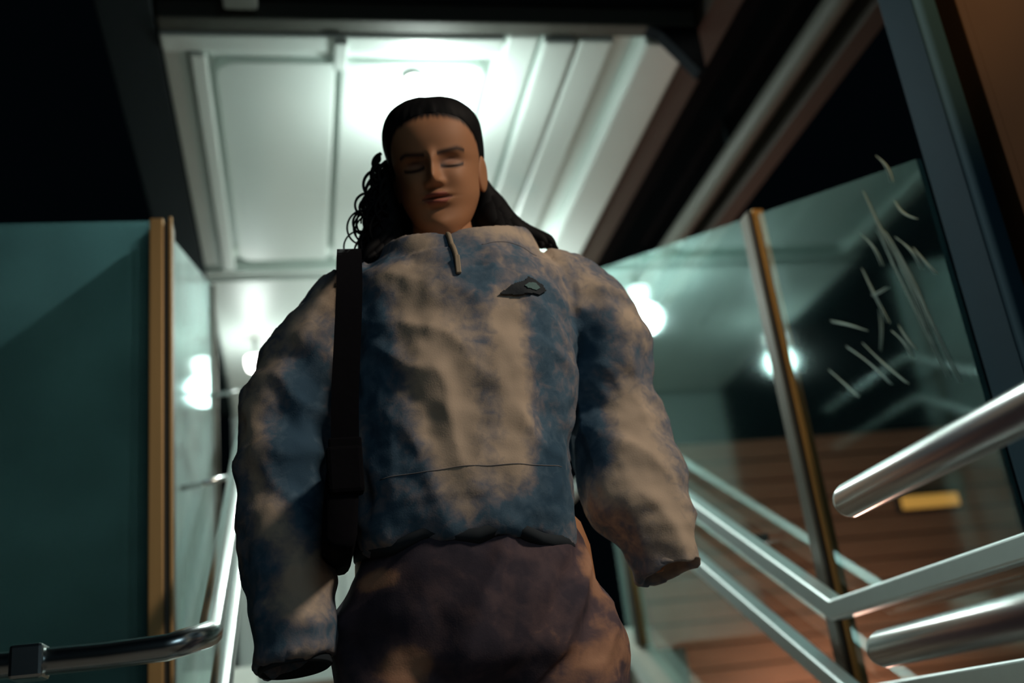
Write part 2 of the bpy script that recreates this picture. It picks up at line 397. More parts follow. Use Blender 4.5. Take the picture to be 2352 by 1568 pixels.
# ------------------------------------------------------------------ handrails
RZ, DZ, SL = .863, .19, RISE / RUN
hr = thing('handrail', 'double stainless handrail on the right of the stairs, bending level at the post', 'handrail', (1.185, 2.3, 0))
for d in (0, DZ):
    obj('rail', square_tube(nb(), [(.85, RZ - d), (2.30, RZ - d), (4.1, RZ - d + 1.8 * SL), (4.9, RZ - d + 1.8 * SL)], 1.185, .044, .044), M['satin'], hr)
for y in (2.75, 3.9):
    z = RZ + (y - 2.3) * SL
    obj('bracket', box(nb(), 1.207, GXR - .0065, y - .015, y + .015, z - .012, z + .012, .003), M['chrome'], hr)
for y in (1.05, ):
    obj('support_post', box(nb(), 1.172, 1.198, y - .02, y + .02, 0, RZ - DZ - .022, .003), M['chrome'], hr)

hl = thing('handrail', 'double stainless handrail on the left of the stairs, curving off to the left', 'handrail', (-.14, 1.8, 0))
for d in (0, DZ):
    z0 = RZ - d
    path = [(-1.6, 1.845, z0), (-.9, 1.845, z0), (-.30, 1.845, z0)]
    for k in range(7):
        a = k / 6 * PI / 2
        path.append((-.20 + .06 * math.sin(a), 1.845 - .0 + .06 * (1 - math.cos(a)) - .03, z0 + .004 * k))
    path += [(-.14, 2.0, z0 + .09), (-.14, 3.0, z0 + .09 + SL), (-.14, 4.0, z0 + .09 + 2.0 * SL), (-.14, 4.8, z0 + .10 + 2.0 * SL)]
    obj('rail', tube(nb(), path, .021, 18), M['chrome'], hl, True)
for y in (2.8, 4.0):
    z = RZ + .09 + (y - 2.0) * SL
    obj('bracket', tube(nb(), [(-.161, y, z), (GXL + .0065, y, z - .02)], .008, 10), M['chrome'], hl, True)
for x in (-.62, -1.4):
    obj('support_post', tube(nb(), [(x, 1.845, 0), (x, 1.845, RZ - DZ - .02)], .017, 14), M['chrome'], hl, True)
obj('clamp', box(nb(), -.435, -.385, 1.815, 1.875, RZ - .026, RZ + .027, .006), M['chrome'], hl)  # chrome block added to stand for a bright gleam on the rail

hn = thing('handrail', 'nearest double round handrail with rounded ends, right foreground', 'handrail', (.661, .4, 0))
for z in (.882, .707):
    obj('rail', tube(nb(), [(.661, 1.19, z), (.661, .6, z), (.661, 0, z), (.661, -.9, z)], .0215, 24, dome=True), M['chrome'], hn, True)
for y in (.30, -.6):
    obj('support_post', tube(nb(), [(.715, y, 0), (.715, y, .84)], .018, 16), M['chrome'], hn, True)
    for z in (.882, .707):
        obj('bracket', tube(nb(), [(.715, y, z - .05), (.700, y, z - .04), (.675, y, z - .024)], .008, 8), M['chrome'], hn, True)

# ------------------------------------------------------------------ right side: column, panel wall, outside planks
tag(obj('steel_column', box(nb(), 1.264, 1.350, 1.585, 1.69, 0, H + .0, .005), M['blue_steel']), 'blue-grey painted steel column at the end of the right glass', 'column')
pw = thing('wall_pier', 'warm brown panelled pier at the right edge, beside the blue column', 'pier', (1.9, 1.55, 0))
obj('core', box(nb(), 1.40, 2.6, 1.56, 1.85, 0, H - .02), M['soffit'], pw)
obj('panel', box(nb(), 1.335, 2.6, 1.535, 1.559, 0, H - .02, .004), M['plaster'], pw)
obj('edge_trim', box(nb(), 1.315, 1.334, 1.53, 1.62, 0, H - .02, .003), M['plaster'], pw)

pk = thing('plank_wall', 'brown horizontal plank wall seen through the right glass', 'wall', (3.0, 6.5, 0))
obj('backing', box(nb(), 2.0, 4.8, 6.54, 6.62, 0, 2.45), M['soffit'], pk)
for i in range(17):
    z = .01 + i * .142
    obj('plank', box(nb(), 2.0, 4.8, 6.51 - .006 * (i % 2), 6.539, z, z + .130, .004), M['plank'], pk)
sl = thing('slot_lamp', 'amber glowing strip lamp on the plank wall at far right', 'lamp', (4.14, 6.47, 1.86))
obj('housing', box(nb(), 3.92, 4.38, 6.46, 6.503, 1.84, 1.965, .005), M['dark_steel'], sl)
obj('diffuser', box(nb(), 3.94, 4.36, 6.445, 6.459, 1.86, 1.945, .004), M['slot'], sl)
bl = thing('bollard_fill', 'low bollard lamp added out of view to warm the foot of the plank wall', 'lamp', (3.15, 5.75, 0))  # unseen bollard added for the warm glow low on the planks
obj('stem', tube(nb(), [(3.15, 5.75, 0), (3.15, 5.75, .40)], .05, 16), M['dark_steel'], bl, True)
obj('cap', tube(nb(), [(3.15, 5.75, .52), (3.15, 5.75, .55)], .065, 20), M['dark_steel'], bl, True)
obj('lens', tube(nb(), [(3.15, 5.75, .40), (3.15, 5.75, .52)], .04, 16), M['slot'], bl, True)
l = bpy.data.lights.new('bollard_fill_bulb', 'POINT'); l.energy = 48; l.color = (1, .50, .38); l.shadow_soft_size = .06
o = bpy.data.objects.new('bollard_fill_bulb', l); C.objects.link(o); o.parent = bl; o.location = (0, .12, .46)

# ------------------------------------------------------------------ the person
def fabric_mat(name, stops, nscale, fine):
    m = bpy.data.materials.new(name); m.use_nodes = True; nt = m.node_tree; b = nt.nodes['Principled BSDF']
    N = nt.nodes.new; L = nt.links.new
    b.inputs['Roughness'].default_value = .85; b.inputs['Specular IOR Level'].default_value = .2
    at = N('ShaderNodeAttribute'); at.attribute_name = 'dye'
    tc = N('ShaderNodeTexCoord')
    def nz(sc_, det, dist):
        q = N('ShaderNodeTexNoise'); q.inputs['Scale'].default_value = sc_; q.inputs['Detail'].default_value = det; q.inputs['Distortion'].default_value = dist
        L(tc.outputs['Object'], q.inputs['Vector']); return q
    n1 = nz(nscale, 6, 1.2); n2 = nz(nscale * 4.5, 4, .6)
    def mth(op, a, bb):
        q = N('ShaderNodeMath'); q.operation = op
        for i, v in enumerate((a, bb)):
            if isinstance(v, (int, float)): q.inputs[i].default_value = v
            else: L(v, q.inputs[i])
        return q.outputs[0]
    f = mth('ADD', at.outputs['Fac'], mth('ADD', mth('MULTIPLY', mth('SUBTRACT', n1.outputs[0], .5), .75), mth('MULTIPLY', mth('SUBTRACT', n2.outputs[0], .5), fine)))
    cr = N('ShaderNodeValToRGB'); L(f, cr.inputs[0])
    el = cr.color_ramp.elements
    while len(el) < len(stops): el.new(.5)
    for e, (p, c) in zip(el, stops): e.position = p; e.color = (*c, 1)
    L(cr.outputs[0], b.inputs['Base Color'])
    wv = nz(420, 2, 0); bp = N('ShaderNodeBump'); bp.inputs['Strength'].default_value = .15; bp.inputs['Distance'].default_value = .002
    L(wv.outputs[0], bp.inputs['Height']); L(bp.outputs[0], b.inputs['Normal'])
    return m
M['jacket'] = fabric_mat('tie_dye_fleece', [(.0, (.045, .10, .16)), (.25, (.09, .16, .23)), (.42, (.21, .22, .26)), (.58, (.38, .33, .30)), (.85, (.60, .48, .37))], 14, .65)
M['pants'] = fabric_mat('mauve_tie_dye', [(.0, (.022, .024, .04)), (.35, (.06, .05, .068)), (.55, (.13, .09, .10)), (.75, (.42, .23, .15)), (.95, (.55, .31, .20))], 9, .4)

def set_dye(me, off, blobs, base, noise_amp=.0):
    a = me.attributes.new('dye', 'FLOAT', 'POINT'); vals = []
    for v in me.vertices:
        p = v.co + off; s = base; 
        for x, z, rx, rz, val in blobs:
            dx = (p.x - x) / rx; dz = (p.z - z) / rz; q = dx * dx + dz * dz
            if q < 9: s += val * math.exp(-q)
        vals.append(s)
    a.data.foreach_set('value', vals)

person = thing('person', 'person in tie-dye anorak and loose mauve trousers walking down, eyes lowered', 'person', (.27, 1.60, 0))
PX = .262
# ---- jacket
bm = nb()
cy = 1.585
rg = [ell(.248, cy, 1.06, .125, .105, p=2.3), ell(.246, cy, .95, .135, .118, p=2.3), ell(.246, cy, .928, .150, .132, p=2.4),
      ell(.246, cy, .936, .160, .142, p=2.4), ell(.246, cy, .965, .166, .150, p=2.4), ell(.248, cy, 1.03, .168, .155, p=2.4), ell(.256, cy, 1.10, .170, .158, p=2.4),
      ell(.268, cy, 1.20, .176, .160, p=2.5), ell(.276, cy + .005, 1.29, .180, .152, p=2.5), ell(.280, cy + .01, 1.345, .176, .138, p=2.4), ell(.282, cy + .015, 1.385, .160, .115, p=2.3),
      ell(.282, cy + .02, 1.41, .135, .09, p=2.2), ell(.282, cy + .02, 1.425, .09, .06)]
loft(bm, rg)
def sleeve(bm, pts):
    q = smooth_path(pts, 6); end = q[-1]; pre = q[-2]
    P = [Vector(p[:3]) for p in q]; R_ = [p[3] for p in q]
    d = (P[-1] - P[-2]).normalized()
    P += [P[-1] + d * .004, P[-1] + d * .002, P[-1] - d * .03, P[-1] - d * .07]; R_ += [R_[-1] - .004, R_[-1] - .012, R_[-1] - .016, R_[-1] - .02]
    # rings built with frames of the outer path only, so that the inside runs back on the same axis
    _, T, Nn = frame_path([p[:3] for p in q])
    T += [T[-1]] * 4; Nn += [Nn[-1]] * 4
    rings = []
    for c, t, n_, r in zip(P, T, Nn, R_):
        b_ = t.cross(n_); rings.append([c + (n_ * math.cos(2 * PI * k / 32) + b_ * math.sin(2 * PI * k / 32)) * r for k in range(32)])
    loft(bm, rings)
sleeve(bm, [(.20, 1.60, 1.335, .072), (.12, 1.60, 1.315, .083), (.055, 1.60, 1.258, .080), (.010, 1.59, 1.17, .073), (-.010, 1.575, 1.07, .066), (-.014, 1.56, .96, .060), (-.010, 1.55, .87, .058), (-.006, 1.54, .795, .056)])
sleeve(bm, [(.38, 1.60, 1.345, .072), (.455, 1.60, 1.325, .083), (.512, 1.61, 1.262, .080), (.518, 1.62, 1.17, .070), (.522, 1.62, 1.075, .080), (.530, 1.60, 1.00, .082), (.545, 1.585, .93, .062), (.556, 1.58, .875, .054)])
# collar: closed ring section
def collar_ring(a, b, zf, zs):
    r = []
    for k in range(48):
        t = 2 * PI * k / 48; c, s = math.cos(t), math.sin(t)
        r.append(Vector((.282 + a * c, 1.575 + b * s, zs + (zf - zs) * max(0, -s) ** 1.3 + .02 * max(0, s) + .009 * c - .010 * max(0, -s) * math.exp(-((c + .27) / .10) ** 2))))
    return r
loft(bm, [collar_ring(.142, .125, 1.335, 1.36), collar_ring(.134, .117, 1.375, 1.40), collar_ring(.124, .108, 1.405, 1.437), collar_ring(.116, .100, 1.412, 1.445),
          collar_ring(.106, .090, 1.405, 1.437), collar_ring(.100, .084, 1.37, 1.395), collar_ring(.105, .09, 1.34, 1.36)], closed=True)
jm = remesh(bm, .0055, 3)
# folds and creases
nrm = [v.normal.copy() for v in jm.vertices]
for v, n_ in zip(jm.vertices, nrm):
    p = v.co; arm = p.x < .085 or p.x > .455
    q = Vector((p.x * 9, p.y * 9, p.z * (14 if arm else 7)))
    d = .012 * noise.noise(q) + .007 * (1 - abs(noise.noise(Vector((p.x * 16 + p.z * 5, p.y * 12, p.z * 11)))) * 2.2) + .003 * noise.noise(p * 45)
    if arm: d += .006 * noise.noise(Vector((p.x * 6 + 3, p.y * 6, p.z * 28)))
    if p.z > 1.37 and abs(p.x - .28) < .15: d *= .35
    if p.z < .98 and .085 < p.x < .42: d = d * .7 + .006 * math.sin(p.x * 70) * (1 - (p.z - .92) / .06)
    v.co = p + n_ * d
# dropped hem corner at the lower right
for v in jm.vertices:
    if v.co.z < 1.02 and .10 < v.co.x < .44:
        v.co.z -= .035 * max(0, (v.co.x - .30) / .12) * (1.02 - v.co.z) / .09
peach = [(.355, 1.41, .06, .022, .55), (.21, 1.40, .018, .03, .5), (.165, 1.335, .035, .025, .5), (.19, 1.27, .028, .05, .5), (.205, 1.19, .034, .07, .6), (.215, 1.10, .036, .07, .6), (.225, 1.03, .032, .05, .45),
         (.330, 1.25, .028, .05, .45), (.315, 1.18, .024, .07, .55), (.318, 1.11, .026, .06, .45), (.30, 1.02, .028, .05, .5), (.255, 1.16, .03, .07, .25), (.43, 1.385, .03, .03, .55), (.48, 1.33, .03, .03, .4), (.545, 1.27, .03, .03, .45),
         (.07, 1.33, .03, .035, .55), (.02, 1.28, .025, .04, .4), (-.03, 1.21, .02, .04, .3), (-.055, 1.14, .013, .05, .55), (-.05, 1.05, .012, .05, .4), (-.03, .98, .02, .035, .5), (.012, .905, .03, .05, .65), (-.01, .85, .025, .03, .3),
         (.525, 1.11, .04, .06, .5), (.52, 1.04, .045, .05, .55), (.545, .97, .045, .05, .5), (.575, .91, .04, .04, .45), (.47, 1.00, .03, .03, .4), (.235, .965, .015, .02, .35)]
blue = [(.15, 1.37, .035, .02, -.3), (.13, 1.26, .022, .06, -.35), (.125, 1.15, .03, .08, -.3), (.14, 1.02, .04, .05, -.15), (.15, .96, .05, .03, -.25), (.37, 1.22, .03, .06, -.3), (.39, 1.12, .03, .06, -.25), (.37, 1.02, .03, .05, -.4), (.33, .96, .05, .03, -.35),
        (.47, 1.23, .03, .05, -.35), (.465, 1.12, .03, .06, -.4), (.46, 1.05, .02, .04, -.3), (.03, 1.18, .03, .07, -.35), (.015, 1.07, .035, .08, -.45), (.02, .97, .02, .05, -.4), (-.02, .83, .05, .02, -.35), (-.045, .93, .02, .05, -.2), (.27, 1.37, .03, .02, -.15), (.30, 1.31, .03, .025, -.25), (.36, 1.29, .045, .03, -.15)]
set_dye(jm, Vector((0, 0, 0)), peach + blue, .42)
jt = BVHTree.FromPolygons([v.co.copy() for v in jm.vertices], [tuple(p.vertices) for p in jm.polygons])
jacket = link_mesh('jacket', jm, M['jacket'], person, True)
jacket['label'] = 'peach and blue tie-dye fleece anorak'
def on_jacket(x, z, lift=.003):
    hit = jt.ray_cast(Vector((x, 1.0, z)), Vector((0, 1, 0)))
    return (hit[0] + Vector((0, -lift, 0))) if hit[0] else Vector((x, 1.43, z))
def patch(bm, outline, nx=26, nz_=14, lift=.003):
    """flat emblem cut out of a grid laid on the jacket front"""
    xs = [p[0] for p in outline]; zs = [p[1] for p in outline]
    x0, x1, z0, z1 = min(xs), max(xs), min(zs), max(zs)
    def inside(x, z):
        c = False; j = len(outline) - 1
        for i in range(len(outline)):
            a, b = outline[i], outline[j]
            if (a[1] > z) != (b[1] > z) and x < (b[0] - a[0]) * (z - a[1]) / (b[1] - a[1]) + a[0]: c = not c
            j = i
        return c
    vt = {}
    def V(i, k):
        if (i, k) not in vt: vt[(i, k)] = bm.verts.new(on_jacket(x0 + (x1 - x0) * i / nx, z0 + (z1 - z0) * k / nz_, lift))
        return vt[(i, k)]
    for i in range(nx):
        for k in range(nz_):
            if inside(x0 + (x1 - x0) * (i + .5) / nx, z0 + (z1 - z0) * (k + .5) / nz_):
                bm.faces.new((V(i, k), V(i + 1, k), V(i + 1, k + 1), V(i, k + 1)))
    r = bmesh.ops.extrude_face_region(bm, geom=list(bm.faces))
    for g in r['geom']:
        if isinstance(g, bmesh.types.BMVert): g.co.y -= .0015
    return bm
lg = obj('emblem', patch(nb(), [(.314, 1.279), (.345, 1.277), (.378, 1.281), (.391, 1.291), (.386, 1.300), (.372, 1.309), (.363, 1.311), (.358, 1.304), (.340, 1.297), (.326, 1.288)], 40, 22, .0035), M['logo'], jacket)
lg['label'] = 'dark wing-shaped embroidered emblem'
obj('emblem_centre', patch(nb(), [(.358, 1.287), (.372, 1.286), (.380, 1.292), (.374, 1.300), (.362, 1.299), (.354, 1.292)], 18, 12, .0055), M['logo2'], lg)
zb = nb(); prev = None
zp = [on_jacket(.252 + .004 * k / 24, 1.405 - .062 * k / 24, .002) for k in range(25)]
tube(zb, zp, .0042, 8)
zz = obj('zip', zb, M['zip'], jacket, True)
obj('zip_pull', box(nb(), zp[-1].x - .004, zp[-1].x + .004, zp[-1].y - .008, zp[-1].y - .001, zp[-1].z - .028, zp[-1].z + .002, .0015), M['zip'], zz)
M['seam_crease'] = mat('seam_and_fold_shade', (.26, .25, .26), .8)
obj('hem_seam', tube(nb(), [on_jacket(.12 + .26 * k / 40, 1.018 + .0008 * math.sin(k * .5), .0005) for k in range(41)], .0006, 6), M['seam_crease'], jacket, True)
obj('collar_fold_shade', tube(nb(), [on_jacket(.30 + .095 * k / 24, 1.372 + .010 * math.sin(PI * k / 24), .0004) for k in range(25)], .0008, 6), M['seam_crease'], jacket, True)  # thin line drawn as the shade of the collar fold
# dark knit cuff, and a dark strip drawn as the shade under the hem
M['rib_hem_shade'] = mat('rib_knit_and_hem_shade', (.02, .03, .04), .9)
rib_hem_shade = nb()
loft(rib_hem_shade, [ell(.247, cy, .914, .164, .144, p=2.4), ell(.247, cy, .925, .164, .144, p=2.4), ell(.247, cy, .935, .150, .130, p=2.3), ell(.247, cy, .905, .150, .130, p=2.3)], closed=True)
for v in rib_hem_shade.verts:
    v.co.z -= .03 * max(0, (v.co.x - .30) / .12) - .014 + .006 * math.sin(v.co.x * 60)
obj('hem_shade_band', rib_hem_shade, M['rib_hem_shade'], jacket, True)
for c, d in (((-.006, 1.54, .795), Vector((.004, -.01, -.075))),):
    d.normalize(); c = Vector(c)
    cf = nb(); n1 = d.orthogonal().normalized(); n2 = d.cross(n1)
    R3 = lambda t, r: [c + d * t + (n1 * math.cos(2 * PI * k / 32) + n2 * math.sin(2 * PI * k / 32)) * r for k in range(32)]
    loft(cf, [R3(-.04, .044), R3(.010, .050), R3(.013, .046), R3(-.04, .040)], closed=True)
    obj('cuff', cf, M['rib_hem_shade'], jacket, True)

# ---- trousers
bm = nb()
py = 1.60
loft(bm, [ell(.246, py, 1.02, .140, .115), ell(.248, py, .96, .158, .128, p=2.3), ell(.246, py, .90, .178, .142, p=2.3), ell(.246, py, .83, .192, .148, p=2.3), ell(.248, py, .77, .196, .145, p=2.2), ell(.255, py, .73, .14, .11)])
FL, FR = (.135, 1.50), (.385, 1.70)
for (fx, fy), hx in ((FL, .142), (FR, .350)):
    q = smooth_path([(hx, py, .86, .085), (hx, py - .01, .74, .106), ((hx + fx) / 2, (py + fy) / 2 - .03, .48, .105), (fx, fy, .22, .10), (fx, fy + .01, .06, .105)], 6)
    tube(bm, [p[:3] for p in q], [p[3] for p in q], 32)
pm = remesh(bm, .008, 4)
nrm = [v.normal.copy() for v in pm.vertices]
for v, n_ in zip(pm.vertices, nrm):
    p = v.co
    fold = 1 - abs(noise.noise(Vector((p.x * 11 - p.z * 8, p.y * 7, p.z * 3.5)))) * 2.4
    v.co = p + n_ * (.016 * fold + .010 * noise.noise(p * 7) + .003 * noise.noise(p * 30))
set_dye(pm, Vector((0, 0, 0)), [(.106, .886, .026, .014, .8), (.138, .768, .035, .024, .75), (.425, .885, .025, .045, .6), (.43, .77, .06, .05, .4), (.37, .74, .05, .04, .3), (.33, .82, .03, .03, .1), (.10, .83, .05, .04, -.15), (.25, .88, .08, .05, -.03)], .36)
obj_p = link_mesh('trousers', pm, M['pants'], person, True); obj_p['label'] = 'loose mauve tie-dye trousers'
# ---- shoes
for fx, fy in (FL, FR):
    b = nb()
    loft(b, [ell(fx, fy - .055 + dy, z, a, bb, 28, p=2.3) for z, a, bb, dy in ((.022, .046, .135, 0), (.035, .048, .136, 0), (.06, .044, .120, .01), (.085, .038, .085, .035), (.12, .036, .055, .055), (.135, .034, .05, .058))])
    s_ = obj('shoe', b, M['shoe'], person, True)
    b = nb(); loft(b, [ell(fx, fy - .055, z, .048 * f_, .138 * f_, 28, p=2.3) for z, f_ in ((0, .97), (.004, 1.02), (.018, 1.04), (.0235, 1.0))])
    obj('sole', b, M['sole'], s_, True)

# ---- head and body
HC = Vector((PX, 1.565, 1.566))
HR = Matrix.Rotation(math.radians(-15), 3, 'Z') @ Matrix.Rotation(math.radians(24), 3, 'X')
prof = [(-.116, -.062, -.030, .012), (-.112, -.076, -.010, .027), (-.104, -.083, .005, .034), (-.090, -.086, .020, .0455), (-.070, -.083, .038, .0565), (-.048, -.085, .056, .0645), (-.020, -.0845, .078, .067),
        (.0, -.083, .090, .0705), (.02, -.087, .096, .0735), (.05, -.085, .098, .075), (.075, -.074, .090, .0705), (.095, -.052, .070, .056), (.107, -.030, .045, .036), (.1125, -.005, .02, .014)]
sp = smooth_path(prof, 12)
def G(x, c, s): return math.exp(-((x - c) / s) ** 2)
def head_point(row, t, feat=True):
    z, f, bk, wd = row
    c, s = math.sin(t), -math.cos(t)              # t = 0 looks to the front (-y)
    yc = (f + bk) / 2 + .006; dep_f = yc - f; dep_b = bk - yc
    p = 2.25
    x = wd * math.copysign(abs(c) ** (2 / p), c)
    y = yc + (dep_f if s < 0 else dep_b) * math.copysign(abs(s) ** (2 / p), s)
    if feat and s < 0:
        ax = abs(x); d = 0
        d += .021 * G(z, -.020, .013) * G(x, 0, .0095) + .013 * G(z, -.004, .016) * G(x, 0, .0075) + .006 * G(z, .014, .012) * G(x, 0, .009)
        d += .0060 * G(ax, .0115, .0055) * G(z, -.027, .006)
        d -= .0045 * G(z, -.034, .004) * G(x, 0, .012)
        d -= .0125 * G(ax, .031, .015) * G(z, .006, .010)
        d += .0075 * G(ax, .031, .012) * G(z, .002, .008)
        d -= .003 * G(ax, .031, .013) * G(z, -.0055, .0022)
        d += .0015 * G(ax, .028, .02) * G(z, .021, .006)
        d += .0080 * G(x, 0, .017) * G(z, -.0452, .0048) + .0090 * G(x, 0, .016) * G(z, -.0575, .0055)
        d -= .0055 * G(x, 0, .022) * G(z, -.0512, .0020)
        d -= .003 * G(z, -.068, .005) * G(x, 0, .016)
        d += .005 * G(x, 0, .016) * G(z, -.092, .012)
        d += .006 * G(ax, .042, .018) * G(z, -.022, .018)
        y -= d
    return Vector((x, y, z))
NT = 144
def angs():
    # denser in front
    out = []
    for k in range(NT):
        u = k / NT * 2 * PI - PI
        out.append(u - .55 * math.sin(u))
    return out
AN = angs()
bm = nb()
loft(bm, [[HC + HR @ head_point(r, t) for t in AN] for r in sp])
nhead = len(bm.verts)
for sgn in (-1, 1):                                # ears
    e = bmesh.new(); bmesh.ops.create_uvsphere(e, u_segments=20, v_segments=14, radius=1)
    for v in e.verts:
        q = v.co.copy(); rim = math.hypot(q.y, q.z)
        q = Vector((q.x * .007 + sgn * (.004 * rim), q.y * .017 + q.z * .004, q.z * .031))
        q = Matrix.Rotation(sgn * math.radians(-22), 3, 'Z') @ q
        v.co = HC + HR @ (q + Vector((sgn * .069, .018, -.014)))
    merge(bm, e)
# neck, trunk, arms and legs under the clothes
B = nb()
loft(B, [ell(PX + dx, y, z, a, b_, 28) for dx, y, z, a, b_ in ((0, 1.60, .90, .12, .09), (0, 1.60, 1.05, .105, .085), (.005, 1.60, 1.2, .12, .095), (.015, 1.60, 1.30, .13, .085), (.015, 1.605, 1.355, .10, .065), (.010, 1.605, 1.385, .058, .055), (.006, 1.60, 1.42, .052, .053), (.002, 1.592, 1.46, .050, .054), (0, 1.59, 1.52, .046, .054))])
for pts in ([(.17, 1.6, 1.33, .04), (.06, 1.6, 1.25, .04), (.0, 1.58, 1.1, .035), (-.01, 1.56, .99, .026), (-.010, 1.555, .93, .022)], [(.40, 1.6, 1.33, .04), (.51, 1.61, 1.25, .04), (.53, 1.62, 1.1, .035), (.53, 1.60, .99, .026), (.54, 1.595, .955, .022)],
            [(.17, 1.6, .92, .085), (.155, 1.58, .7, .08), (.14, 1.53, .45, .055), (.135, 1.52, .2, .045), (.135, 1.515, .09, .034)], [(.355, 1.6, .92, .085), (.365, 1.61, .7, .08), (.38, 1.66, .45, .055), (.385, 1.71, .2, .045), (.385, 1.715, .09, .034)]):
    q = smooth_path(pts, 5); tube(B, [p[:3] for p in q], [p[3] for p in q], 16, dome=True)
for wrist, d in ((Vector((-.010, 1.555, .93)), Vector((.0, -.06, -.5))), (Vector((.54, 1.595, .955)), Vector((.08, -.05, -.5)))):   # hands, drawn up inside the sleeves
    d.normalize(); sx = Vector((0, 1, 0)).cross(d).normalized(); sy = d.cross(sx)
    tube(B, [wrist - d * .01, wrist + d * .02, wrist + d * .045], [.02, .024, .02], 12, dome=True)
    for i, ln in enumerate((.030, .036, .033, .026)):
        o_ = sy * (.016 * (i - 1.5)); tube(B, [wrist + d * .04 + o_, wrist + d * (.04 + ln * .6) + o_, wrist + d * (.04 + ln) + o_ + sx * .010], [.0065, .006, .005], 8, dome=True)
    tube(B, [wrist + d * .01 + sy * -.018, wrist + d * .03 + sy * -.028, wrist + d * .05 + sy * -.026], [.008, .007, .006], 8, dome=True)
merge(bm, B)
bmesh.ops.recalc_face_normals(bm, faces=bm.faces)
hm = bpy.data.meshes.new('body'); bm.to_mesh(hm); bm.free()
def hairline(t):
    a = abs(math.atan2(math.sin(t), math.cos(t)))      # 0 front .. pi back
    front = .081 + .002 * math.cos(2 * a)
    if a < .75: return front - .010 * (a / .75) ** 2
    if a < 1.75: return front - .010 - (.085 if math.sin(t) < 0 else .070) * ((a - .75) / 1.0) ** 1.2
    return -.06
# natural colouring: brows, lashes, lips; shade painted into eye sockets and eyelid folds
at = hm.color_attributes.new('tone', 'FLOAT_COLOR', 'POINT'); inv = HR.inverted()
skin = Vector((.50, .235, .115)); colv = []
for i, v in enumerate(hm.vertices):
    c = skin.copy()
    if i < nhead:
        q = inv @ (v.co - HC)
        if q.y < 0:
            ax = abs(q.x)
            brow = G(q.z, .0185 + .17 * (min(ax, .042) - .011) - .35 * max(0, ax - .042), .0042) * (1 if .011 < ax < .052 else 0)
            lash = G(q.z, -.0040 + 6.5 * (ax - .031) ** 2 * 1.6, .0033) * (1 if abs(ax - .031) < .0180 else 0)
            lip = max(G(q.z, -.0462 - .0 * ax, .0042), G(q.z, -.0570, .0048)) * (1 if ax < .025 - 1.2 * abs(q.z + .0515) else 0)
            line = G(q.z, -.0513, .0014) * (1 if ax < .025 else 0)
            lid_shade = G(ax, .031, .014) * G(q.z, .004, .006)
            c = c.lerp(Vector((.28, .13, .095)), .6 * lid_shade); c = c.lerp(Vector((.12, .06, .05)), .6 * G(q.z, .0095 - .1 * abs(ax - .031), .0028) * G(ax, .029, .015)); c = c.lerp(Vector((.14, .07, .055)), .6 * G(ax, .017, .006) * G(q.z, .002, .008))  # shade painted on the eyelid, its fold and the inner eye corner
            c = c.lerp(Vector((.38, .085, .07)), .85 * lip); c = c.lerp(Vector((.05, .03, .025)), .97 * brow); c = c.lerp(Vector((.015, .01, .01)), .95 * lash); c = c.lerp(Vector((.10, .03, .03)), .8 * line)
        ht = math.atan2(q.x, -q.y); k_ = (q.z - hairline(ht) + .010 + .004 * noise.noise(Vector((ht * 14, 0, 0)))) / .013
        k_ = max(0, min(1, k_)); c = c.lerp(Vector((.012, .008, .008)), k_ * k_ * (3 - 2 * k_))     # fine baby hair at the hairline
    colv += [c.x, c.y, c.z, 1]
at.data.foreach_set('color', colv)
ms = bpy.data.materials.new('skin'); ms.use_nodes = True; nt = ms.node_tree; b = nt.nodes['Principled BSDF']
an = nt.nodes.new('ShaderNodeAttribute'); an.attribute_name = 'tone'; nt.links.new(an.outputs['Color'], b.inputs['Base Color'])
b.inputs['Roughness'].default_value = .62; b.inputs['Subsurface Weight'].default_value = .12; b.inputs['Subsurface Radius'].default_value = (.01, .004, .002); b.inputs['Subsurface Scale'].default_value = .6
link_mesh('body', hm, ms, person, True)

# ---- hair: close cap combed back, long mass behind, curls on the left
bm = nb()
rings = []
for fr in [i / 40 for i in range(41)]:
    ring = []
    for k in range(96):
        t = 2 * PI * k / 96; zl = hairline(t) + .004 + .003 * noise.noise(Vector((t * 14, 0, 0))); z = zl + (.1125 - zl) * fr
        j = min(range(len(sp)), key=lambda i: abs(sp[i][0] - z)); row = (z,) + tuple(sp[j][1:])
        # interpolate the row
        if sp[j][0] < z and j < len(sp) - 1: a_, b_ = sp[j], sp[j + 1]
        elif j > 0: a_, b_ = sp[j - 1], sp[j]
        else: a_, b_ = sp[0], sp[1]
        u = (z - a_[0]) / (b_[0] - a_[0]) if b_[0] != a_[0] else 0
        row = tuple(a_[i] + (b_[i] - a_[i]) * max(0, min(1, u)) for i in range(4))
        p = head_point(row, t, False)
        th = .0004 + .010 * (1 - (1 - min(1, fr * 1.4)) ** 2)
        th += .005 * max(0, -math.sin(t)) ** 2
        nrm_ = Vector((p.x, p.y - .01, p.z * .9 + .01)).normalized()
        th += .0018 * noise.noise(Vector((6 * math.cos(t), 6 * math.sin(t), fr * 2))) * min(1, 4 * (1 - fr))
        ring.append(HC + HR @ (p + nrm_ * th))
    rings.append(ring)
loft(bm, rings, cap=True)
def lock(bm, pts, wave=.006, freq=30, seg=10):
    q = smooth_path(pts, 8); ph = random.uniform(0, 6); path = []
    for i, p in enumerate(q):
        u = i / len(q)
        path.append((p[0] + wave * u * math.sin(freq * u + ph), p[1] + wave * u * math.cos(freq * u + ph), p[2]))
    tube(bm, path, [p[3] for p in q], seg, dome=True)
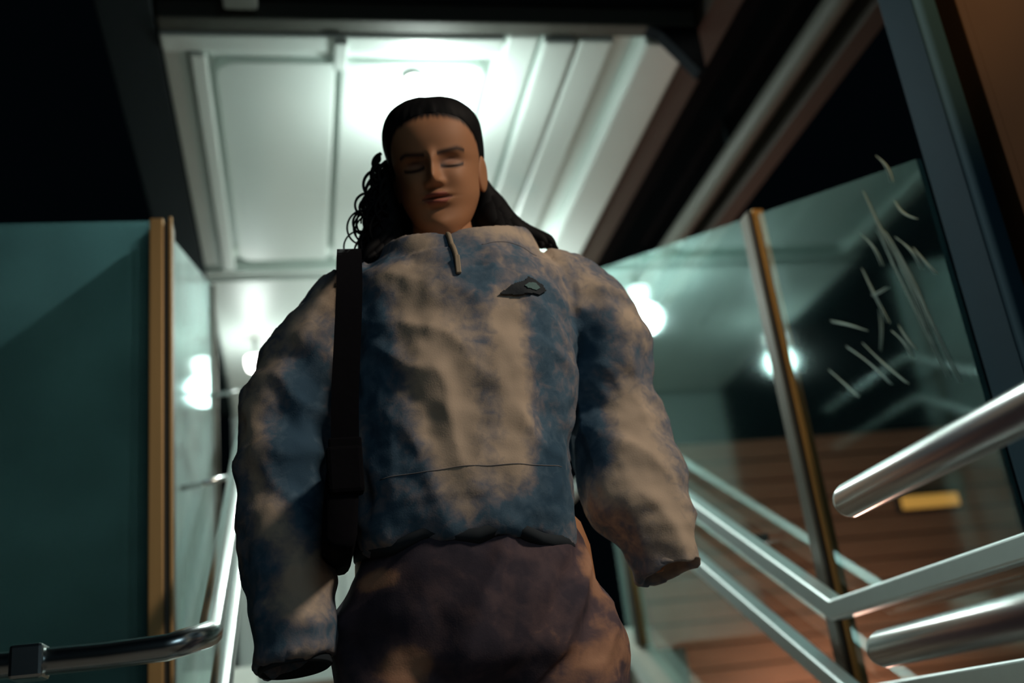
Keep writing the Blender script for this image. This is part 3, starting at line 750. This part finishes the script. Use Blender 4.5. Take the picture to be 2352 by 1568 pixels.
for k in range(16):                                    # mass falling behind the neck
    u = k / 15; x = .175 + .19 * u
    lock(bm, [(PX + (x - .27) * .6, 1.655, 1.60, .030), (x, 1.655, 1.54, .030), (x + (x - .27) * .2, 1.65, 1.48, .026), (x + (x - .27) * .35, 1.65, 1.43, .020), (x + (x - .27) * .4, 1.66, 1.38, .008)])
for k in range(9):                                     # right-hand side over the shoulder
    u = k / 8
    lock(bm, [(.338 - .01 * u, 1.61, 1.575, .014), (.352 + .004 * u, 1.615, 1.535, .020), (.352 + .020 * u, 1.61, 1.495, .024), (.365 + .040 * u, 1.60, 1.465, .019), (.375 + .065 * u, 1.595, 1.445, .010), (.385 + .075 * u, 1.59, 1.43, .004)], .006, 14)
for k in range(9):                                     # left-hand side beside the cheek
    u = k / 8
    lock(bm, [(.190, 1.60, 1.605, .010), (.176 - .004 * u, 1.60, 1.555, .013), (.176 - .010 * u, 1.60, 1.51, .017), (.180 - .020 * u, 1.59, 1.47, .018), (.178 - .032 * u, 1.575, 1.435, .011), (.168 - .032 * u, 1.565, 1.405, .004)], .008, 16)
hair = obj('hair', bm, M['hair'], person, True); hair['label'] = 'dark hair combed back, falling in curls'
for k in range(18):                                    # loose ringlets
    u = k / 17; b_ = nb()
    x0 = .176 - .014 * random.random(); z0 = 1.60 - .10 * random.random(); ln = .09 + .07 * random.random(); dx = -.02 - .045 * random.random(); R0 = .009 + .006 * random.random(); tn = 2.4 + 1.6 * random.random(); ph = random.uniform(0, 6)
    y0 = 1.555 + .02 * random.random(); path = []; rad = []
    for i in range(110):
        t = i / 109; rr = R0 * (.3 + .9 * t)
        path.append((x0 + dx * t ** .8 + rr * math.cos(ph + tn * 2 * PI * t), y0 + .02 * t + .5 * rr * math.cos(1 + tn * PI * t), z0 - ln * t + rr * math.sin(ph + tn * 2 * PI * t))); rad.append(.0027 * (1 - .7 * t) + .0006)
    tube(b_, path, rad, 6); obj('curl', b_, M['hair'], hair, True)

# ------------------------------------------------------------------ shoulder bag
bag = thing('shoulder_bag', 'black shoulder bag hanging from a wide black strap on the left shoulder', 'bag', (.06, 1.47, .90))
body = nb()
prism(body, [(.036, .925), (.048, .915), (.070, .912), (.080, .925), (.086, .985), (.086, 1.045), (.080, 1.055), (.056, 1.055), (.050, 1.045), (.040, .985)], 'y', 1.40, 1.60, .008)
obj('bag_body', body, M['bag'], bag, True)
obj('flap', box(nb(), .046, .094, 1.392, 1.42, .985, 1.05, .006), M['bag'], bag)
pts = [(.072, 1.41, 1.045), (.076, 1.402, 1.12), (.084, 1.402, 1.20), (.092, 1.415, 1.28), (.098, 1.455, 1.352), (.103, 1.52, 1.400), (.105, 1.60, 1.418), (.103, 1.67, 1.392), (.096, 1.735, 1.32), (.088, 1.765, 1.20), (.076, 1.72, 1.10), (.068, 1.60, 1.045)]
q = smooth_path([tuple(p) for p in pts], 6); b_ = nb(); P, T, N_ = frame_path(q); rings = []
for c, t in zip(P, T):
    wx = Vector((1, 0, 0)); wx = (wx - t * wx.dot(t)).normalized(); nn = t.cross(wx)
    rings.append([c + wx * sx * .0185 + nn * sz * .0022 for sx, sz in ((-1, -1), (1, -1), (1, 1), (-1, 1))])
loft(b_, rings); obj('strap', b_, M['bag'], bag)
obj('buckle', box(nb(), .050, .094, 1.396, 1.412, 1.035, 1.062, .003), M['bag'], bag)
